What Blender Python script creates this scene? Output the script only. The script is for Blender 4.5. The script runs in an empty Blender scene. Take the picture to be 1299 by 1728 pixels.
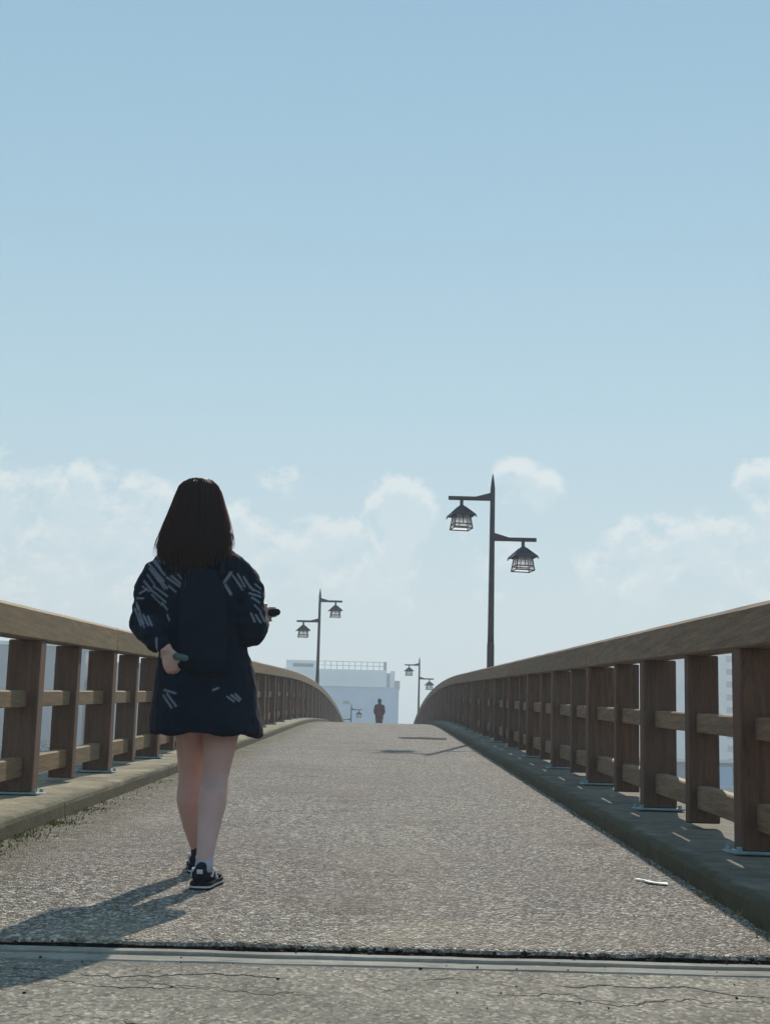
import bpy, bmesh, math, random
import numpy as np
from mathutils import Vector, Matrix, noise
random.seed(7)
rng = np.random.default_rng(7)
R = math.radians
scene = bpy.context.scene
col = scene.collection
SUN_AZ, SUN_EL = R(10), R(33.5)

# ------------------------------------------------------------------ helpers
def H(y):
    """height of the bridge walkway along its length: ramp, hump, ramp"""
    if y <= 0: return 0.0
    if y < 30: return .0516*y
    if y < 87.33: return .0516*y-.0009*(y-30)**2
    return max(0.0, 1.548-.0516*(y-87.33))

def link(name, me, mats=None, parent=None, smooth=False):
    o = bpy.data.objects.new(name, me)
    col.objects.link(o)
    if mats:
        for m in (mats if isinstance(mats, (list, tuple)) else [mats]): me.materials.append(m)
    if parent: o.parent = parent
    if smooth:
        me.polygons.foreach_set('use_smooth', [True]*len(me.polygons))
    return o

def build(name, bm, mats=None, parent=None, smooth=False):
    bmesh.ops.recalc_face_normals(bm, faces=bm.faces[:])
    me = bpy.data.meshes.new(name)
    bm.to_mesh(me); bm.free()
    return link(name, me, mats, parent, smooth)

def tag(o, label=None, cat=None, group=None, kind=None):
    if label: o['label'] = label
    if cat: o['category'] = cat
    if group: o['group'] = group
    if kind: o['kind'] = kind
    return o

def empty(name, loc, rz=0):
    o = bpy.data.objects.new(name, None)
    o.empty_display_size = .3
    col.objects.link(o); o.location = loc; o.rotation_euler = (0, 0, rz)
    return o

def copy_tree(o, parent=None):
    c = o.copy(); col.objects.link(c)
    if parent: c.parent = parent
    for ch in list(o.children): copy_tree(ch, c)
    return c

def box(bm, x0, x1, y0, y1, z0, z1, bev=0.0):
    vs = [bm.verts.new((x, y, z)) for x in (x0, x1) for y in (y0, y1) for z in (z0, z1)]
    q = [(0,1,3,2),(4,6,7,5),(0,4,5,1),(2,3,7,6),(0,2,6,4),(1,5,7,3)]
    fs = [bm.faces.new([vs[i] for i in f]) for f in q]
    if bev:
        es = {e for f in fs for e in f.edges}
        bmesh.ops.bevel(bm, geom=list(es), offset=bev, segments=1, affect='EDGES', profile=.5)
    return vs

def sweep(bm, poly, y0, y1, step=.6, jit=0.0, hf=H, cap=True):
    """profile (x,z) swept along the bridge, following its height"""
    n = max(1, int(math.ceil((y1-y0)/step)))
    rings = []
    for i in range(n+1):
        y = y0+(y1-y0)*i/n
        rings.append([bm.verts.new((x+random.uniform(-jit, jit), y, hf(y)+z+random.uniform(-jit, jit)*.6)) for x, z in poly])
    m = len(poly)
    for a, b in zip(rings, rings[1:]):
        for j in range(m):
            k = (j+1) % m
            bm.faces.new((a[j], a[k], b[k], b[j]))
    if cap:
        bm.faces.new(rings[0]); bm.faces.new(list(reversed(rings[-1])))

def capsule(bm, p0, p1, r0, r1, seg=16, flat=None):
    """tapered limb piece with round ends; flat=(axis vector, factor) squashes the section"""
    p0, p1 = Vector(p0), Vector(p1)
    d = p1-p0; L = d.length
    d = d.normalized() if L > 1e-6 else Vector((0, 0, 1))
    a = d.orthogonal().normalized(); b = d.cross(a)
    rings = []
    N = 5
    prof = [(-math.cos(t)*r0, math.sin(t)*r0) for t in [math.pi/2*i/N for i in range(1, N+1)]]
    prof += [(L+math.sin(t)*r1, math.cos(t)*r1) for t in [math.pi/2*i/N for i in range(0, N)]]
    def mk(s, v):
        v = Vector(v)
        if flat:
            ax, f = Vector(flat[0]).normalized(), flat[1]
            v = v-ax*v.dot(ax)*(1-f)
        return bm.verts.new(p0+d*s+v)
    for s, r in prof:
        rings.append([mk(s, a*math.cos(2*math.pi*i/seg)*r+b*math.sin(2*math.pi*i/seg)*r) for i in range(seg)])
    t0 = bm.verts.new(p0-d*r0); t1 = bm.verts.new(p0+d*(L+r1))
    for A, B in zip(rings, rings[1:]):
        for i in range(seg):
            bm.faces.new((A[i], A[(i+1) % seg], B[(i+1) % seg], B[i]))
    for i in range(seg):
        bm.faces.new((t0, rings[0][(i+1) % seg], rings[0][i]))
        bm.faces.new((t1, rings[-1][i], rings[-1][(i+1) % seg]))

def chain(bm, pts):
    for (p, r), (q, s) in zip(pts, pts[1:]): capsule(bm, p, q, r, s)

def loft(bm, rows, seg=40, e=2.0):
    """rows of (cx, cy, z, rx, ry); closed at both ends"""
    rings = []
    for cx, cy, z, rx, ry in rows:
        ring = []
        for i in range(seg):
            t = 2*math.pi*i/seg
            c, s = math.cos(t), math.sin(t)
            ring.append(bm.verts.new((cx+rx*math.copysign(abs(c)**(2/e), c), cy+ry*math.copysign(abs(s)**(2/e), s), z)))
        rings.append(ring)
    for A, B in zip(rings, rings[1:]):
        for i in range(seg):
            bm.faces.new((A[i], A[(i+1) % seg], B[(i+1) % seg], B[i]))
    bm.faces.new(list(reversed(rings[0]))); bm.faces.new(rings[-1])

def fuse(name, bm, mats, parent, voxel, smooth=6):
    """one continuous surface out of overlapping pieces"""
    bmesh.ops.recalc_face_normals(bm, faces=bm.faces[:])
    me = bpy.data.meshes.new(name+'_raw'); bm.to_mesh(me); bm.free()
    t = bpy.data.objects.new('temporary', me); col.objects.link(t)
    md = t.modifiers.new('r', 'REMESH'); md.mode = 'VOXEL'; md.voxel_size = voxel; md.use_smooth_shade = True
    if smooth:
        ms = t.modifiers.new('s', 'SMOOTH'); ms.factor = .5; ms.iterations = smooth
    dg = bpy.context.evaluated_depsgraph_get()
    out = bpy.data.meshes.new_from_object(t.evaluated_get(dg))
    out.name = name
    bpy.data.objects.remove(t); bpy.data.meshes.remove(me)
    out.materials.clear()
    return link(name, out, mats, parent, True)

def verts_np(me):
    a = np.empty(len(me.vertices)*3, np.float32); me.vertices.foreach_get('co', a); return a.reshape(-1, 3)

def displace(me, fn):
    co = verts_np(me)
    nr = np.empty(len(me.vertices)*3, np.float32); me.vertices.foreach_get('normal', nr); nr = nr.reshape(-1, 3)
    d = np.array([fn(Vector(c)) for c in co], np.float32)
    co += nr*d[:, None]
    me.vertices.foreach_set('co', co.ravel()); me.update()

# ------------------------------------------------------------------ materials
class NT:
    def __init__(s, name):
        s.m = bpy.data.materials.new(name); s.m.use_nodes = True
        s.t = s.m.node_tree; s.b = s.t.nodes['Principled BSDF']; s.out = s.t.nodes['Material Output']
        s.tc = s.n('ShaderNodeTexCoord')
    def n(s, kind, **kw):
        nd = s.t.nodes.new(kind)
        for k, v in kw.items():
            if k.startswith('i_'):
                nd.inputs[k[2:].replace('_', ' ')].default_value = v
            else: setattr(nd, k, v)
        return nd
    def l(s, a, b): s.t.links.new(a, b)
    def coord(s, scale=(1, 1, 1), src='Object'):
        mp = s.n('ShaderNodeMapping'); mp.inputs['Scale'].default_value = scale
        s.l(s.tc.outputs[src], mp.inputs['Vector']); return mp.outputs['Vector']
    def noise(s, scale, detail=6, rough=.55, vec=None, dist=0):
        nd = s.n('ShaderNodeTexNoise'); nd.inputs['Scale'].default_value = scale
        nd.inputs['Detail'].default_value = detail; nd.inputs['Roughness'].default_value = rough
        nd.inputs['Distortion'].default_value = dist
        s.l(vec if vec else s.tc.outputs['Object'], nd.inputs['Vector']); return nd.outputs['Fac']
    def ramp(s, fac, stops):
        r = s.n('ShaderNodeValToRGB'); e = r.color_ramp.elements
        while len(e) < len(stops): e.new(.5)
        for el, (p, c) in zip(e, stops):
            el.position = p; el.color = (*c, 1) if len(c) == 3 else c
        s.l(fac, r.inputs['Fac']); return r.outputs['Color']
    def gray(s, fac, a, b): return s.ramp(fac, [(a, (0, 0, 0)), (b, (1, 1, 1))])
    def mix(s, fac, a, b, mode='MIX'):
        m = s.n('ShaderNodeMix', data_type='RGBA', blend_type=mode)
        for v, k in ((fac, 0), (a, 6), (b, 7)):
            if isinstance(v, (int, float)): m.inputs[k].default_value = v
            elif isinstance(v, tuple): m.inputs[k].default_value = (*v, 1)
            else: s.l(v, m.inputs[k])
        return m.outputs[2]
    def math(s, op, a, b=None, clamp=False):
        m = s.n('ShaderNodeMath', operation=op, use_clamp=clamp)
        for i, v in enumerate((a, b)):
            if v is None: continue
            if isinstance(v, (int, float)): m.inputs[i].default_value = v
            else: s.l(v, m.inputs[i])
        return m.outputs[0]
    def bump(s, h, dist=.01, strength=1):
        b = s.n('ShaderNodeBump'); b.inputs['Distance'].default_value = dist; b.inputs['Strength'].default_value = strength
        s.l(h, b.inputs['Height']); s.l(b.outputs['Normal'], s.b.inputs['Normal'])
    def color(s, c):
        if isinstance(c, tuple): s.b.inputs['Base Color'].default_value = (*c, 1)
        else: s.l(c, s.b.inputs['Base Color'])
    def rough(s, v):
        s.b.inputs['Roughness'].default_value = v
        if v >= .7: s.b.inputs['Specular IOR Level'].default_value = .14
    def xyz(s):
        x = s.n('ShaderNodeSeparateXYZ'); s.l(s.tc.outputs['Object'], x.inputs[0]); return x.outputs

def plain(name, c, rough=.7, var=.25, scale=6, metal=0, bump=0):
    m = NT(name)
    f = m.noise(scale, 5)
    m.color(m.ramp(f, [(.3, tuple(v*(1-var) for v in c)), (.7, tuple(min(1, v*(1+var)) for v in c))]))
    m.rough(rough); m.b.inputs['Metallic'].default_value = metal
    if bump: m.bump(f, bump)
    return m.m

def make_road():
    m = NT('aggregate_asphalt')
    v = m.n('ShaderNodeTexVoronoi'); v.inputs['Scale'].default_value = 115; v.inputs['Randomness'].default_value = 1
    m.l(m.coord((1, .6, 1)), v.inputs['Vector'])
    sep = m.n('ShaderNodeSeparateColor'); m.l(v.outputs['Color'], sep.inputs[0])
    stones = m.ramp(sep.outputs[0], [(0, (.055, .05, .044)), (.28, (.145, .126, .11)), (.55, (.27, .238, .205)), (.8, (.46, .415, .36)), (1, (.74, .69, .61))])
    v2 = m.n('ShaderNodeTexVoronoi'); v2.inputs['Scale'].default_value = 42
    m.l(m.tc.outputs['Object'], v2.inputs['Vector'])
    sep2 = m.n('ShaderNodeSeparateColor'); m.l(v2.outputs['Color'], sep2.inputs[0])
    c = m.mix(.55, stones, m.ramp(sep2.outputs[1], [(0, (.35, .35, .35)), (.6, (1.05, 1.05, 1.05)), (1, (1.9, 1.85, 1.75))]), 'MULTIPLY')
    big = m.noise(.9, 5, .6)
    c = m.mix(m.gray(big, .35, .7), c, m.mix(.55, c, (.24, .19, .17)))
    # worn lines along the way, stains across it
    tr = m.noise(1.0, 4, .5, m.coord((2.4, .16, 1)))
    c = m.mix(m.math('MULTIPLY', m.gray(tr, .5, .66), .3), c, m.mix(.5, c, (.45, .38, .30)))
    sn = m.noise(1.9, 6, .68)
    c = m.mix(m.math('MULTIPLY', m.gray(sn, .55, .66), .45), c, m.mix(1, c, (.5, .48, .46), 'MULTIPLY'))
    # transverse dark and pale scuffs
    st = m.noise(1, 5, .65, m.coord((1.1, 9, 1)))
    c = m.mix(m.math('MULTIPLY', m.gray(st, .58, .75), .35), c, m.mix(1, c, (.42, .42, .44), 'MULTIPLY'))
    st2 = m.noise(1.3, 4, .6, m.coord((1.3, 14, 3)))
    c = m.mix(m.math('MULTIPLY', m.gray(st2, .64, .76), .4), c, (.50, .45, .38))
    # tan worn strip by the joint
    y = m.xyz()[1]
    w = m.math('SUBTRACT', 1, m.math('MULTIPLY', m.math('SUBTRACT', y, 4.4), 1.0), True)
    w = m.math('MULTIPLY', w, m.gray(m.noise(1.7, 5), .3, .6))
    c = m.mix(m.math('MULTIPLY', w, .7), c, m.mix(.45, c, (.62, .50, .33)))
    # dirt and moss beside the left kerb
    x = m.xyz()[0]
    d = m.math('MULTIPLY', m.math('SUBTRACT', -1.25, x), 2.6, True)
    d = m.math('MULTIPLY', d, m.gray(m.noise(5, 6, .7), .35, .6))
    c = m.mix(m.math('MULTIPLY', d, .8), c, (.105, .095, .035))
    m.color(c); m.rough(.88)
    h = m.math('ADD', m.math('MULTIPLY', v.outputs['Distance'], -22.0), m.math('MULTIPLY', m.noise(200, 2), .4))
    m.bump(h, .003, .6)
    return m.m

def make_concrete(name, base=(.36, .34, .30), moss=.5, cracks=False, face=False):
    m = NT(name)
    a = m.noise(2.2, 8, .65); b = m.noise(38, 4, .7)
    c = m.ramp(a, [(.28, tuple(v*.62 for v in base)), (.5, base), (.75, tuple(v*1.28 for v in base))])
    c = m.mix(m.math('MULTIPLY', m.gray(b, .35, .7), .45), c, tuple(v*.55 for v in base))
    if moss:
        g = m.noise(3.4, 8, .7)
        c = m.mix(m.math('MULTIPLY', m.gray(g, .45, .66), moss), c, (.085, .09, .045))
        k = m.noise(1, 6, .6, m.coord((1.5, 1.2, 9)))
        c = m.mix(m.math('MULTIPLY', m.gray(k, .5, .68), .6), c, (.07, .066, .055))
    mid = m.noise(11, 7, .72)
    c = m.mix(m.math('MULTIPLY', m.gray(mid, .44, .62), .5 if face else .28), c, tuple(v*.42 for v in base))
    c = m.mix(m.math('MULTIPLY', m.gray(m.noise(17, 5, .7), .58, .68), .5), c, tuple(v*1.35 for v in base))
    h = m.math('ADD', m.math('ADD', m.math('MULTIPLY', a, .6), m.math('MULTIPLY', mid, .6 if face else .2)), m.math('MULTIPLY', b, .5))
    if cracks:
        X, Y, Z = m.xyz()
        total = None
        for off, amp, wid, sc, gs in ((4.0, .62, .014, 1.5, 2.3), (3.86, .9, .013, .8, 1.7), (3.42, .8, .013, 1.2, 3.1), (3.95, 1.9, .008, .6, 2.7)):
            n1 = m.noise(sc, 7, .62, m.coord((1, .12, 1)))
            gate = m.math('MULTIPLY', m.gray(m.noise(gs, 3, .5, m.coord((1, .3, 1))), .46, .60), m.math('ADD', .25, m.math('MULTIPLY', m.noise(gs*9, 4, .7), 1.4)))
            dist = m.math('ABSOLUTE', m.math('SUBTRACT', Y, m.math('ADD', off-amp*.5+.0, m.math('MULTIPLY', n1, amp))))
            ww = m.math('ADD', .0004, m.math('MULTIPLY', gate, wid))
            k = m.math('SUBTRACT', 1, m.math('DIVIDE', dist, ww), True)
            total = k if total is None else m.math('MAXIMUM', total, k)
        sp = m.n('ShaderNodeTexVoronoi'); sp.inputs['Scale'].default_value = 105
        m.l(m.coord((1, .6, 1)), sp.inputs['Vector'])
        ss = m.n('ShaderNodeSeparateColor'); m.l(sp.outputs['Color'], ss.inputs[0])
        c = m.mix(.8, c, m.ramp(ss.outputs[0], [(0, (.3, .29, .27)), (.3, (.75, .74, .72)), (.75, (1.1, 1.08, 1.02)), (1, (2.1, 2.0, 1.8))]), 'MULTIPLY')
        st = m.noise(1.5, 6, .65, m.coord((.8, 5, 1)))
        c = m.mix(m.math('MULTIPLY', m.gray(st, .5, .68), .6), c, (.13, .12, .105))
        c = m.mix(m.math('MULTIPLY', total, .92), c, (.02, .017, .014))
        h = m.math('SUBTRACT', m.math('ADD', h, m.math('MULTIPLY', ss.outputs[1], .35)), m.math('MULTIPLY', total, 1.6))
    if face:
        X = m.xyz()[0]
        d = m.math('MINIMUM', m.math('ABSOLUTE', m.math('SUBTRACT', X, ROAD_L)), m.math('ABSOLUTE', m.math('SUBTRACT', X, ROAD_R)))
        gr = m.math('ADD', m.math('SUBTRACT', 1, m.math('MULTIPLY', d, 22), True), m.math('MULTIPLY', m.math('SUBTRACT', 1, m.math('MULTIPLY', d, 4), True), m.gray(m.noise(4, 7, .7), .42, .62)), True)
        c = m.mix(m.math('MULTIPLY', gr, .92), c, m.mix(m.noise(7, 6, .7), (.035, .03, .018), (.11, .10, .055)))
    m.color(c); m.rough(.9); m.bump(h, .012 if face else .008, 1 if face else .8)
    return m.m

def make_wood(name, axis, base=(.15, .10, .068), lichen=0.0):
    m = NT(name)
    sc = {'y': (9, .55, 9), 'z': (9, 9, .7)}[axis]
    v = m.coord(sc)
    rnd = m.n('ShaderNodeObjectInfo').outputs['Random']
    n1 = m.noise(4.5, 8, .65, v, .4); n2 = m.noise(1.4, 4, .5); n3 = m.noise(26, 3, .6, v)
    c = m.ramp(n1, [(.3, tuple(k*.58 for k in base)), (.5, base), (.7, tuple(k*1.42 for k in base))])
    c = m.mix(m.math('MULTIPLY', m.gray(n2, .4, .7), .35), c, (.17, .15, .125))
    c = m.mix(m.math('MULTIPLY', m.gray(n3, .55, .63), .45), c, tuple(k*.25 for k in base))
    c = m.mix(m.math('MULTIPLY', rnd, .3), c, tuple(k*.55 for k in base))
    if lichen:
        g = m.noise(3.2, 7, .7)
        c = m.mix(m.math('MULTIPLY', m.gray(g, .44, .62), lichen), c, (.17, .165, .085))
    m.color(c); m.rough(.75); m.bump(m.math('ADD', n1, m.math('MULTIPLY', n3, .6)), .003, .4)
    return m.m

ROAD_L, ROAD_R = -1.76, 1.25
M = {}
M['road'] = make_road()
M['pavement'] = make_concrete('cracked_concrete', (.30, .27, .228), .12, True)
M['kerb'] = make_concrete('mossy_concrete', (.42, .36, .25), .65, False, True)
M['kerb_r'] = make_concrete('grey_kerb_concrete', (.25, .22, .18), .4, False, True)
M['deck'] = make_concrete('grey_concrete', (.3, .3, .29), .2)
M['rail_wood'] = make_wood('rail_wood', 'y', (.225, .14, .072), .3)
M['post_wood'] = make_wood('post_wood', 'z', (.15, .076, .047))
M['rail_wood_r'] = make_wood('rail_wood_brown', 'y', (.25, .148, .088), .15)
M['zinc'] = plain('galvanised_steel', (.27, .38, .40), .75, .25, 20, 0)
M['joint'] = make_concrete('worn_mortar', (.36, .33, .28), .12)
M['dark'] = plain('grime_and_gap_shade', (.012, .011, .01), .95, .5, 30)
M['lamp'] = plain('brown_lamp_paint', (.075, .05, .048), .5, .2, 12)
M['lamp_roof'] = plain('dark_lamp_roof', (.035, .035, .045), .5, .2, 12)
M['paper'] = plain('white_litter', (.8, .8, .78), .7, .1)
M['skin'] = plain('skin', (.56, .34, .29), .55, .08, 7)
M['sock'] = plain('pale_sock', (.42, .40, .46), .9, .1)
M['sock_d'] = plain('dark_sock', (.03, .035, .05), .9, .1)
M['shoe'] = plain('black_canvas', (.014, .016, .028), .8, .3, 40)
M['sole'] = plain('white_rubber', (.62, .62, .63), .6, .15, 30)
M['hairmass'] = plain('dark_hair_mass', (.030, .021, .020), .6, .3, 30)
M['red'] = plain('dull_red_cloth', (.12, .012, .02), .85, .2, 8)
M['navy'] = plain('dark_trousers', (.10, .045, .05), .85, .2, 8)
M['bag'] = plain('navy_nylon', (.0035, .010, .021), .75, .2, 20)
M['leaf_green'] = plain('green_felt', (.085, .14, .125), .85, .15, 60)

def make_glass():
    m = NT('frosted_panes')
    t = m.n('ShaderNodeBsdfTransparent'); d = m.n('ShaderNodeBsdfTranslucent'); d.inputs['Color'].default_value = (.75, .72, .74, 1)
    x = m.n('ShaderNodeMixShader'); x.inputs[0].default_value = .5
    m.l(t.outputs[0], x.inputs[1]); m.l(d.outputs[0], x.inputs[2]); m.l(x.outputs[0], m.out.inputs['Surface'])
    return m.m
M['glass'] = make_glass()

def make_hair():
    m = NT('brown_hair')
    m.color((.056, .034, .029)); m.rough(.42)
    d = m.n('ShaderNodeBsdfTranslucent'); d.inputs['Color'].default_value = (.50, .27, .20, 1)
    x = m.n('ShaderNodeMixShader'); x.inputs[0].default_value = .5
    m.l(m.b.outputs[0], x.inputs[1]); m.l(d.outputs[0], x.inputs[2]); m.l(x.outputs[0], m.out.inputs['Surface'])
    return m.m
M['hair'] = make_hair()

def make_coat():
    m = NT('navy_cloth')
    a = m.n('ShaderNodeAttribute'); a.attribute_name = 'stripe'
    n = m.noise(14, 5)
    weave = m.noise(420, 2)
    c = m.ramp(n, [(.3, (.003, .008, .017)), (.7, (.006, .013, .026))])
    f = m.math('MULTIPLY', a.outputs['Fac'], m.math('ADD', .55, m.math('MULTIPLY', weave, .6)), True)
    c = m.mix(f, c, (.24, .27, .32))
    m.color(c); m.rough(.95); m.b.inputs['Specular IOR Level'].default_value = .15
    m.b.inputs['Sheen Weight'].default_value = .03
    m.bump(weave, .002, .5)
    return m.m
M['coat'] = make_coat()

def make_water():
    m = NT('river_water'); m.color((.03, .06, .07)); m.rough(.12)
    n = m.noise(.7, 6, .6, m.coord((1, .45, 1))); m.bump(n, .5, .5)
    return m.m
M['water'] = make_water()

def make_land():
    m = NT('town_ground')
    n = m.noise(.03, 6); k = m.noise(.4, 5)
    c = m.ramp(n, [(.35, (.20, .19, .17)), (.5, (.25, .24, .215)), (.62, (.10, .12, .055))])
    m.color(m.mix(m.math('MULTIPLY', k, .5), c, (.15, .145, .13))); m.rough(.95)
    return m.m
M['land'] = make_land()

# ------------------------------------------------------------------ the setting
Y_END = 117.5
ROAD_L, ROAD_R = -1.76, 1.25
KL, KR = -2.5, 2.15

# deck slab under everything
bm = bmesh.new()
sweep(bm, [(KL+.06, -.6), (KR-.06, -.6), (KR-.06, -.052), (KL+.06, -.052)], 4.2, Y_END, .8)
tag(build('bridge_deck', bm, M['deck']), kind='structure')

# walkway surface with a broken near edge
bm = bmesh.new()
nx = 230
ys = [4.47, 4.475, 4.49, 4.52, 4.6, 4.8]
y = 5.1
while y < Y_END: ys.append(y); y += .35
ys.append(Y_END)
rows = []
for iy, y in enumerate(ys):
    row = []
    step = 1 if iy < 6 else 23
    for i in range(0, nx+1):
        x = ROAD_L+.002+(ROAD_R-ROAD_L-.004)*i/nx
        yy = y
        zz = H(y)
        if iy < 4:
            e = .034*noise.noise(Vector((x*4, 3.1, 0)))+.026*noise.noise(Vector((x*19, 1.7, 0)))+.011*noise.noise(Vector((x*60, 9, 0)))
            yy += e*(1-iy*.15)
            zz -= (.014, .005, .0015, 0)[iy]
        row.append(bm.verts.new((x, yy, zz)))
    rows.append(row)
for a, b in zip(rows, rows[1:]):
    for i in range(nx): bm.faces.new((a[i], a[i+1], b[i+1], b[i]))
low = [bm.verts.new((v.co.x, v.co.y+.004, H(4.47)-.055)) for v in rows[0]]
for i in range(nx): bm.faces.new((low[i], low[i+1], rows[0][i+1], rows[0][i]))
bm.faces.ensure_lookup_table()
for f in bm.faces[-nx:]: f.material_index = 1  # lip face gets near-black, the gap's shade put into its colour
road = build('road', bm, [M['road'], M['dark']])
tag(road, kind='structure')

# flat dark sheet lying just above the walkway, well up the ramp
M['patch'] = plain('dark_strip_surface', (.04, .038, .036), 1, .3, 30)
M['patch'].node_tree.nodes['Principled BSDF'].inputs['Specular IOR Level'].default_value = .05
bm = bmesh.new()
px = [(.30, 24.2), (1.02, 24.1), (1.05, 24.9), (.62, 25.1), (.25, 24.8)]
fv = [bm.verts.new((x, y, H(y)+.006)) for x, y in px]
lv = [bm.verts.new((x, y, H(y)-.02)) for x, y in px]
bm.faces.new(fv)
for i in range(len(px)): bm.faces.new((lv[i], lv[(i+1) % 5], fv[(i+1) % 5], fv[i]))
tag(build('dark_strip', bm, M['patch']), kind='structure')

# kerbs
for x0, x1, s in ((KL, ROAD_L, -1), (ROAD_R, KR, 1)):
    bm = bmesh.new()
    e = ROAD_L if s < 0 else ROAD_R
    o = KL if s < 0 else KR
    b = -s
    poly = [(e, -.06), (e, .062), (e+s*.008, .082), (e+s*.03, .09), (o-s*.03, .088), (o, .07), (o, -.35), (o-s*.05, -.4)]
    poly = [(x, z) for x, z in poly] if s < 0 else list(reversed(poly))
    # cast in lengths with fine joints
    y = 4.44
    while y < Y_END-.1:
        L = min(y+4.0, Y_END)
        sweep(bm, poly, y, L-.012, .2 if y < 20 else .5, .0035)
        y = L
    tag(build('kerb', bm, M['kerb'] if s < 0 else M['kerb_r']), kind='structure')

# joint: steel angle and the pavement before it
bm = bmesh.new()
for (a, b, z) in ((4.225, 4.262, .0), (4.274, 4.330, -.004), (4.342, 4.395, .003)):
    n = 150
    prev = None
    for i in range(n+1):
        x = KL+.1+(KR-KL-.2)*i/n
        ja = .006*noise.noise(Vector((x*6, a*9, 0)))+.004*noise.noise(Vector((x*31, a*9, 2)))
        jb = .006*noise.noise(Vector((x*6, b*9+4, 0)))+.005*noise.noise(Vector((x*31, b*9, 5)))
        jz = .003*noise.noise(Vector((x*5, b*3, 7)))
        cur = [bm.verts.new((x, yy, H(yy)-.014+zz)) for yy, zz in ((a+ja, -.045), (a+ja, z-.004+jz), (a+ja+.006, z+jz), (b+jb-.006, z+jz), (b+jb, z-.004+jz), (b+jb, -.045))]
        if prev:
            for q in range(6): bm.faces.new((prev[q], prev[(q+1) % 6], cur[(q+1) % 6], cur[q]))
        else: bm.faces.new(cur)
        prev = cur
    bm.faces.new(list(reversed(prev)))
tag(build('expansion_joint', bm, M['joint']), kind='structure')
bm = bmesh.new()
box(bm, KL+.08, KR-.08, 4.206, 4.53, H(4.4)-.062, H(4.2)-.042)
tag(build('joint_gap', bm, M['dark']), kind='structure')

bm = bmesh.new()
sweep(bm, [(-9, -.6), (9, -.6), (9, -.014), (-9, -.014)], -40, 4.205, .5)
tag(build('approach_pavement', bm, M['pavement']), kind='structure')

# grit in the joint
bm = bmesh.new()
def pebble(bm, x, y, z, r):
    m = Matrix.Translation((x, y, z)) @ Matrix.Rotation(random.uniform(0, 6), 4, 'Z') @ Matrix.Diagonal((r*random.uniform(.8, 1.5), r*random.uniform(.7, 1.1), r*random.uniform(.5, .9), 1))
    g = bmesh.ops.create_icosphere(bm, subdivisions=1, radius=1, matrix=m)
    for v in g['verts']: v.co += Vector([random.uniform(-r, r)*.22 for _ in range(3)])
for i in range(300):
    x = random.uniform(-1.7, 1.25); pebble(bm, x, random.uniform(4.40, 4.468), H(4.43)-random.uniform(.03, .046), random.uniform(.003, .009))
for cl_ in range(34):
    x0 = random.uniform(-1.7, 1.2); w_ = random.uniform(.01, .09)
    for k in range(random.randint(4, 14)):
        yy = random.uniform(4.395, 4.462); pebble(bm, x0+random.gauss(0, w_), yy, H(4.43)-random.uniform(.004, .03), random.uniform(.003, .010))
for i in range(60):
    x = random.uniform(-1.3, 1.3); yy = random.choice((random.gauss(4.36, .03), random.gauss(4.2, .03), random.uniform(3.4, 4.2)))
    pebble(bm, x, yy, H(yy)-.012, random.choice((.0015, .002, .0025, .003, .005)))
M['grit'] = plain('grit', (.022, .019, .016), .95, .6, 60)
tag(build('gravel', bm, M['grit']), kind='stuff')

# tufts by the kerbs
bm = bmesh.new()
def blade(bm, x, y, z, h):
    a = random.uniform(0, 6.28); w = random.uniform(.002, .004); l = h*random.uniform(.2, .8); b = random.uniform(0, 6.28)
    dx, dy = math.cos(a)*w, math.sin(a)*w; lx, ly = math.cos(b)*l, math.sin(b)*l
    v = [bm.verts.new(p) for p in ((x-dx, y-dy, z), (x+dx, y+dy, z), (x+dx*.7+lx*.4, y+dy*.7+ly*.4, z+h*.6), (x-dx*.7+lx*.4, y-dy*.7+ly*.4, z+h*.6), (x+lx, y+ly, z+h))]
    bm.faces.new((v[0], v[1], v[2], v[3])); bm.faces.new((v[3], v[2], v[4]))
for c in range(150):
    cy = 4.6+abs(random.gauss(0, 1))*2.6; n = int(18*random.random())+6
    for k in range(n):
        yy = cy+random.gauss(0, .06); xx = ROAD_L+.006+abs(random.gauss(0, .075))
        if xx > ROAD_L+.004 and yy > 4.5: blade(bm, xx, yy, H(yy)-.002, random.uniform(.005, .022))
for c in range(40):
    cy = random.uniform(4.7, 14); n = int(8*random.random())+3
    for k in range(n):
        yy = cy+random.gauss(0, .05); xx = ROAD_R-.005-abs(random.gauss(0, .025))
        blade(bm, xx, yy, H(yy)-.002, random.uniform(.01, .035))
M['grass'] = plain('grass_blades', (.20, .175, .06), .85, .45, 9)
tag(build('grass', bm, M['grass']), kind='stuff')

# river and town ground
GZ = -.15
bm = bmesh.new()
box(bm, -2900, 2900, -1500, 2900, -8, -3.2)
# the land: two banks with quay faces
tag(build('river', bm, M['water']), kind='structure')
bm = bmesh.new()
box(bm, -2900, 2900, 117.52, 2900, -8.2, GZ)
box(bm, -2900, 2900, -1500, 3.9, -8.2, -.65)
tag(build('ground', bm, M['land']), kind='structure')
bm = bmesh.new()
for a, b in ((-500, KL-.1), (KR+.1, 500)):
    box(bm, a, b, 117.2, 118.1, -4, .2, .03)
M['coping'] = plain('pale_coping', (.62, .60, .55), .85, .15, 1.5)
tag(build('embankment', bm, M['coping']), kind='structure')

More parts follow.
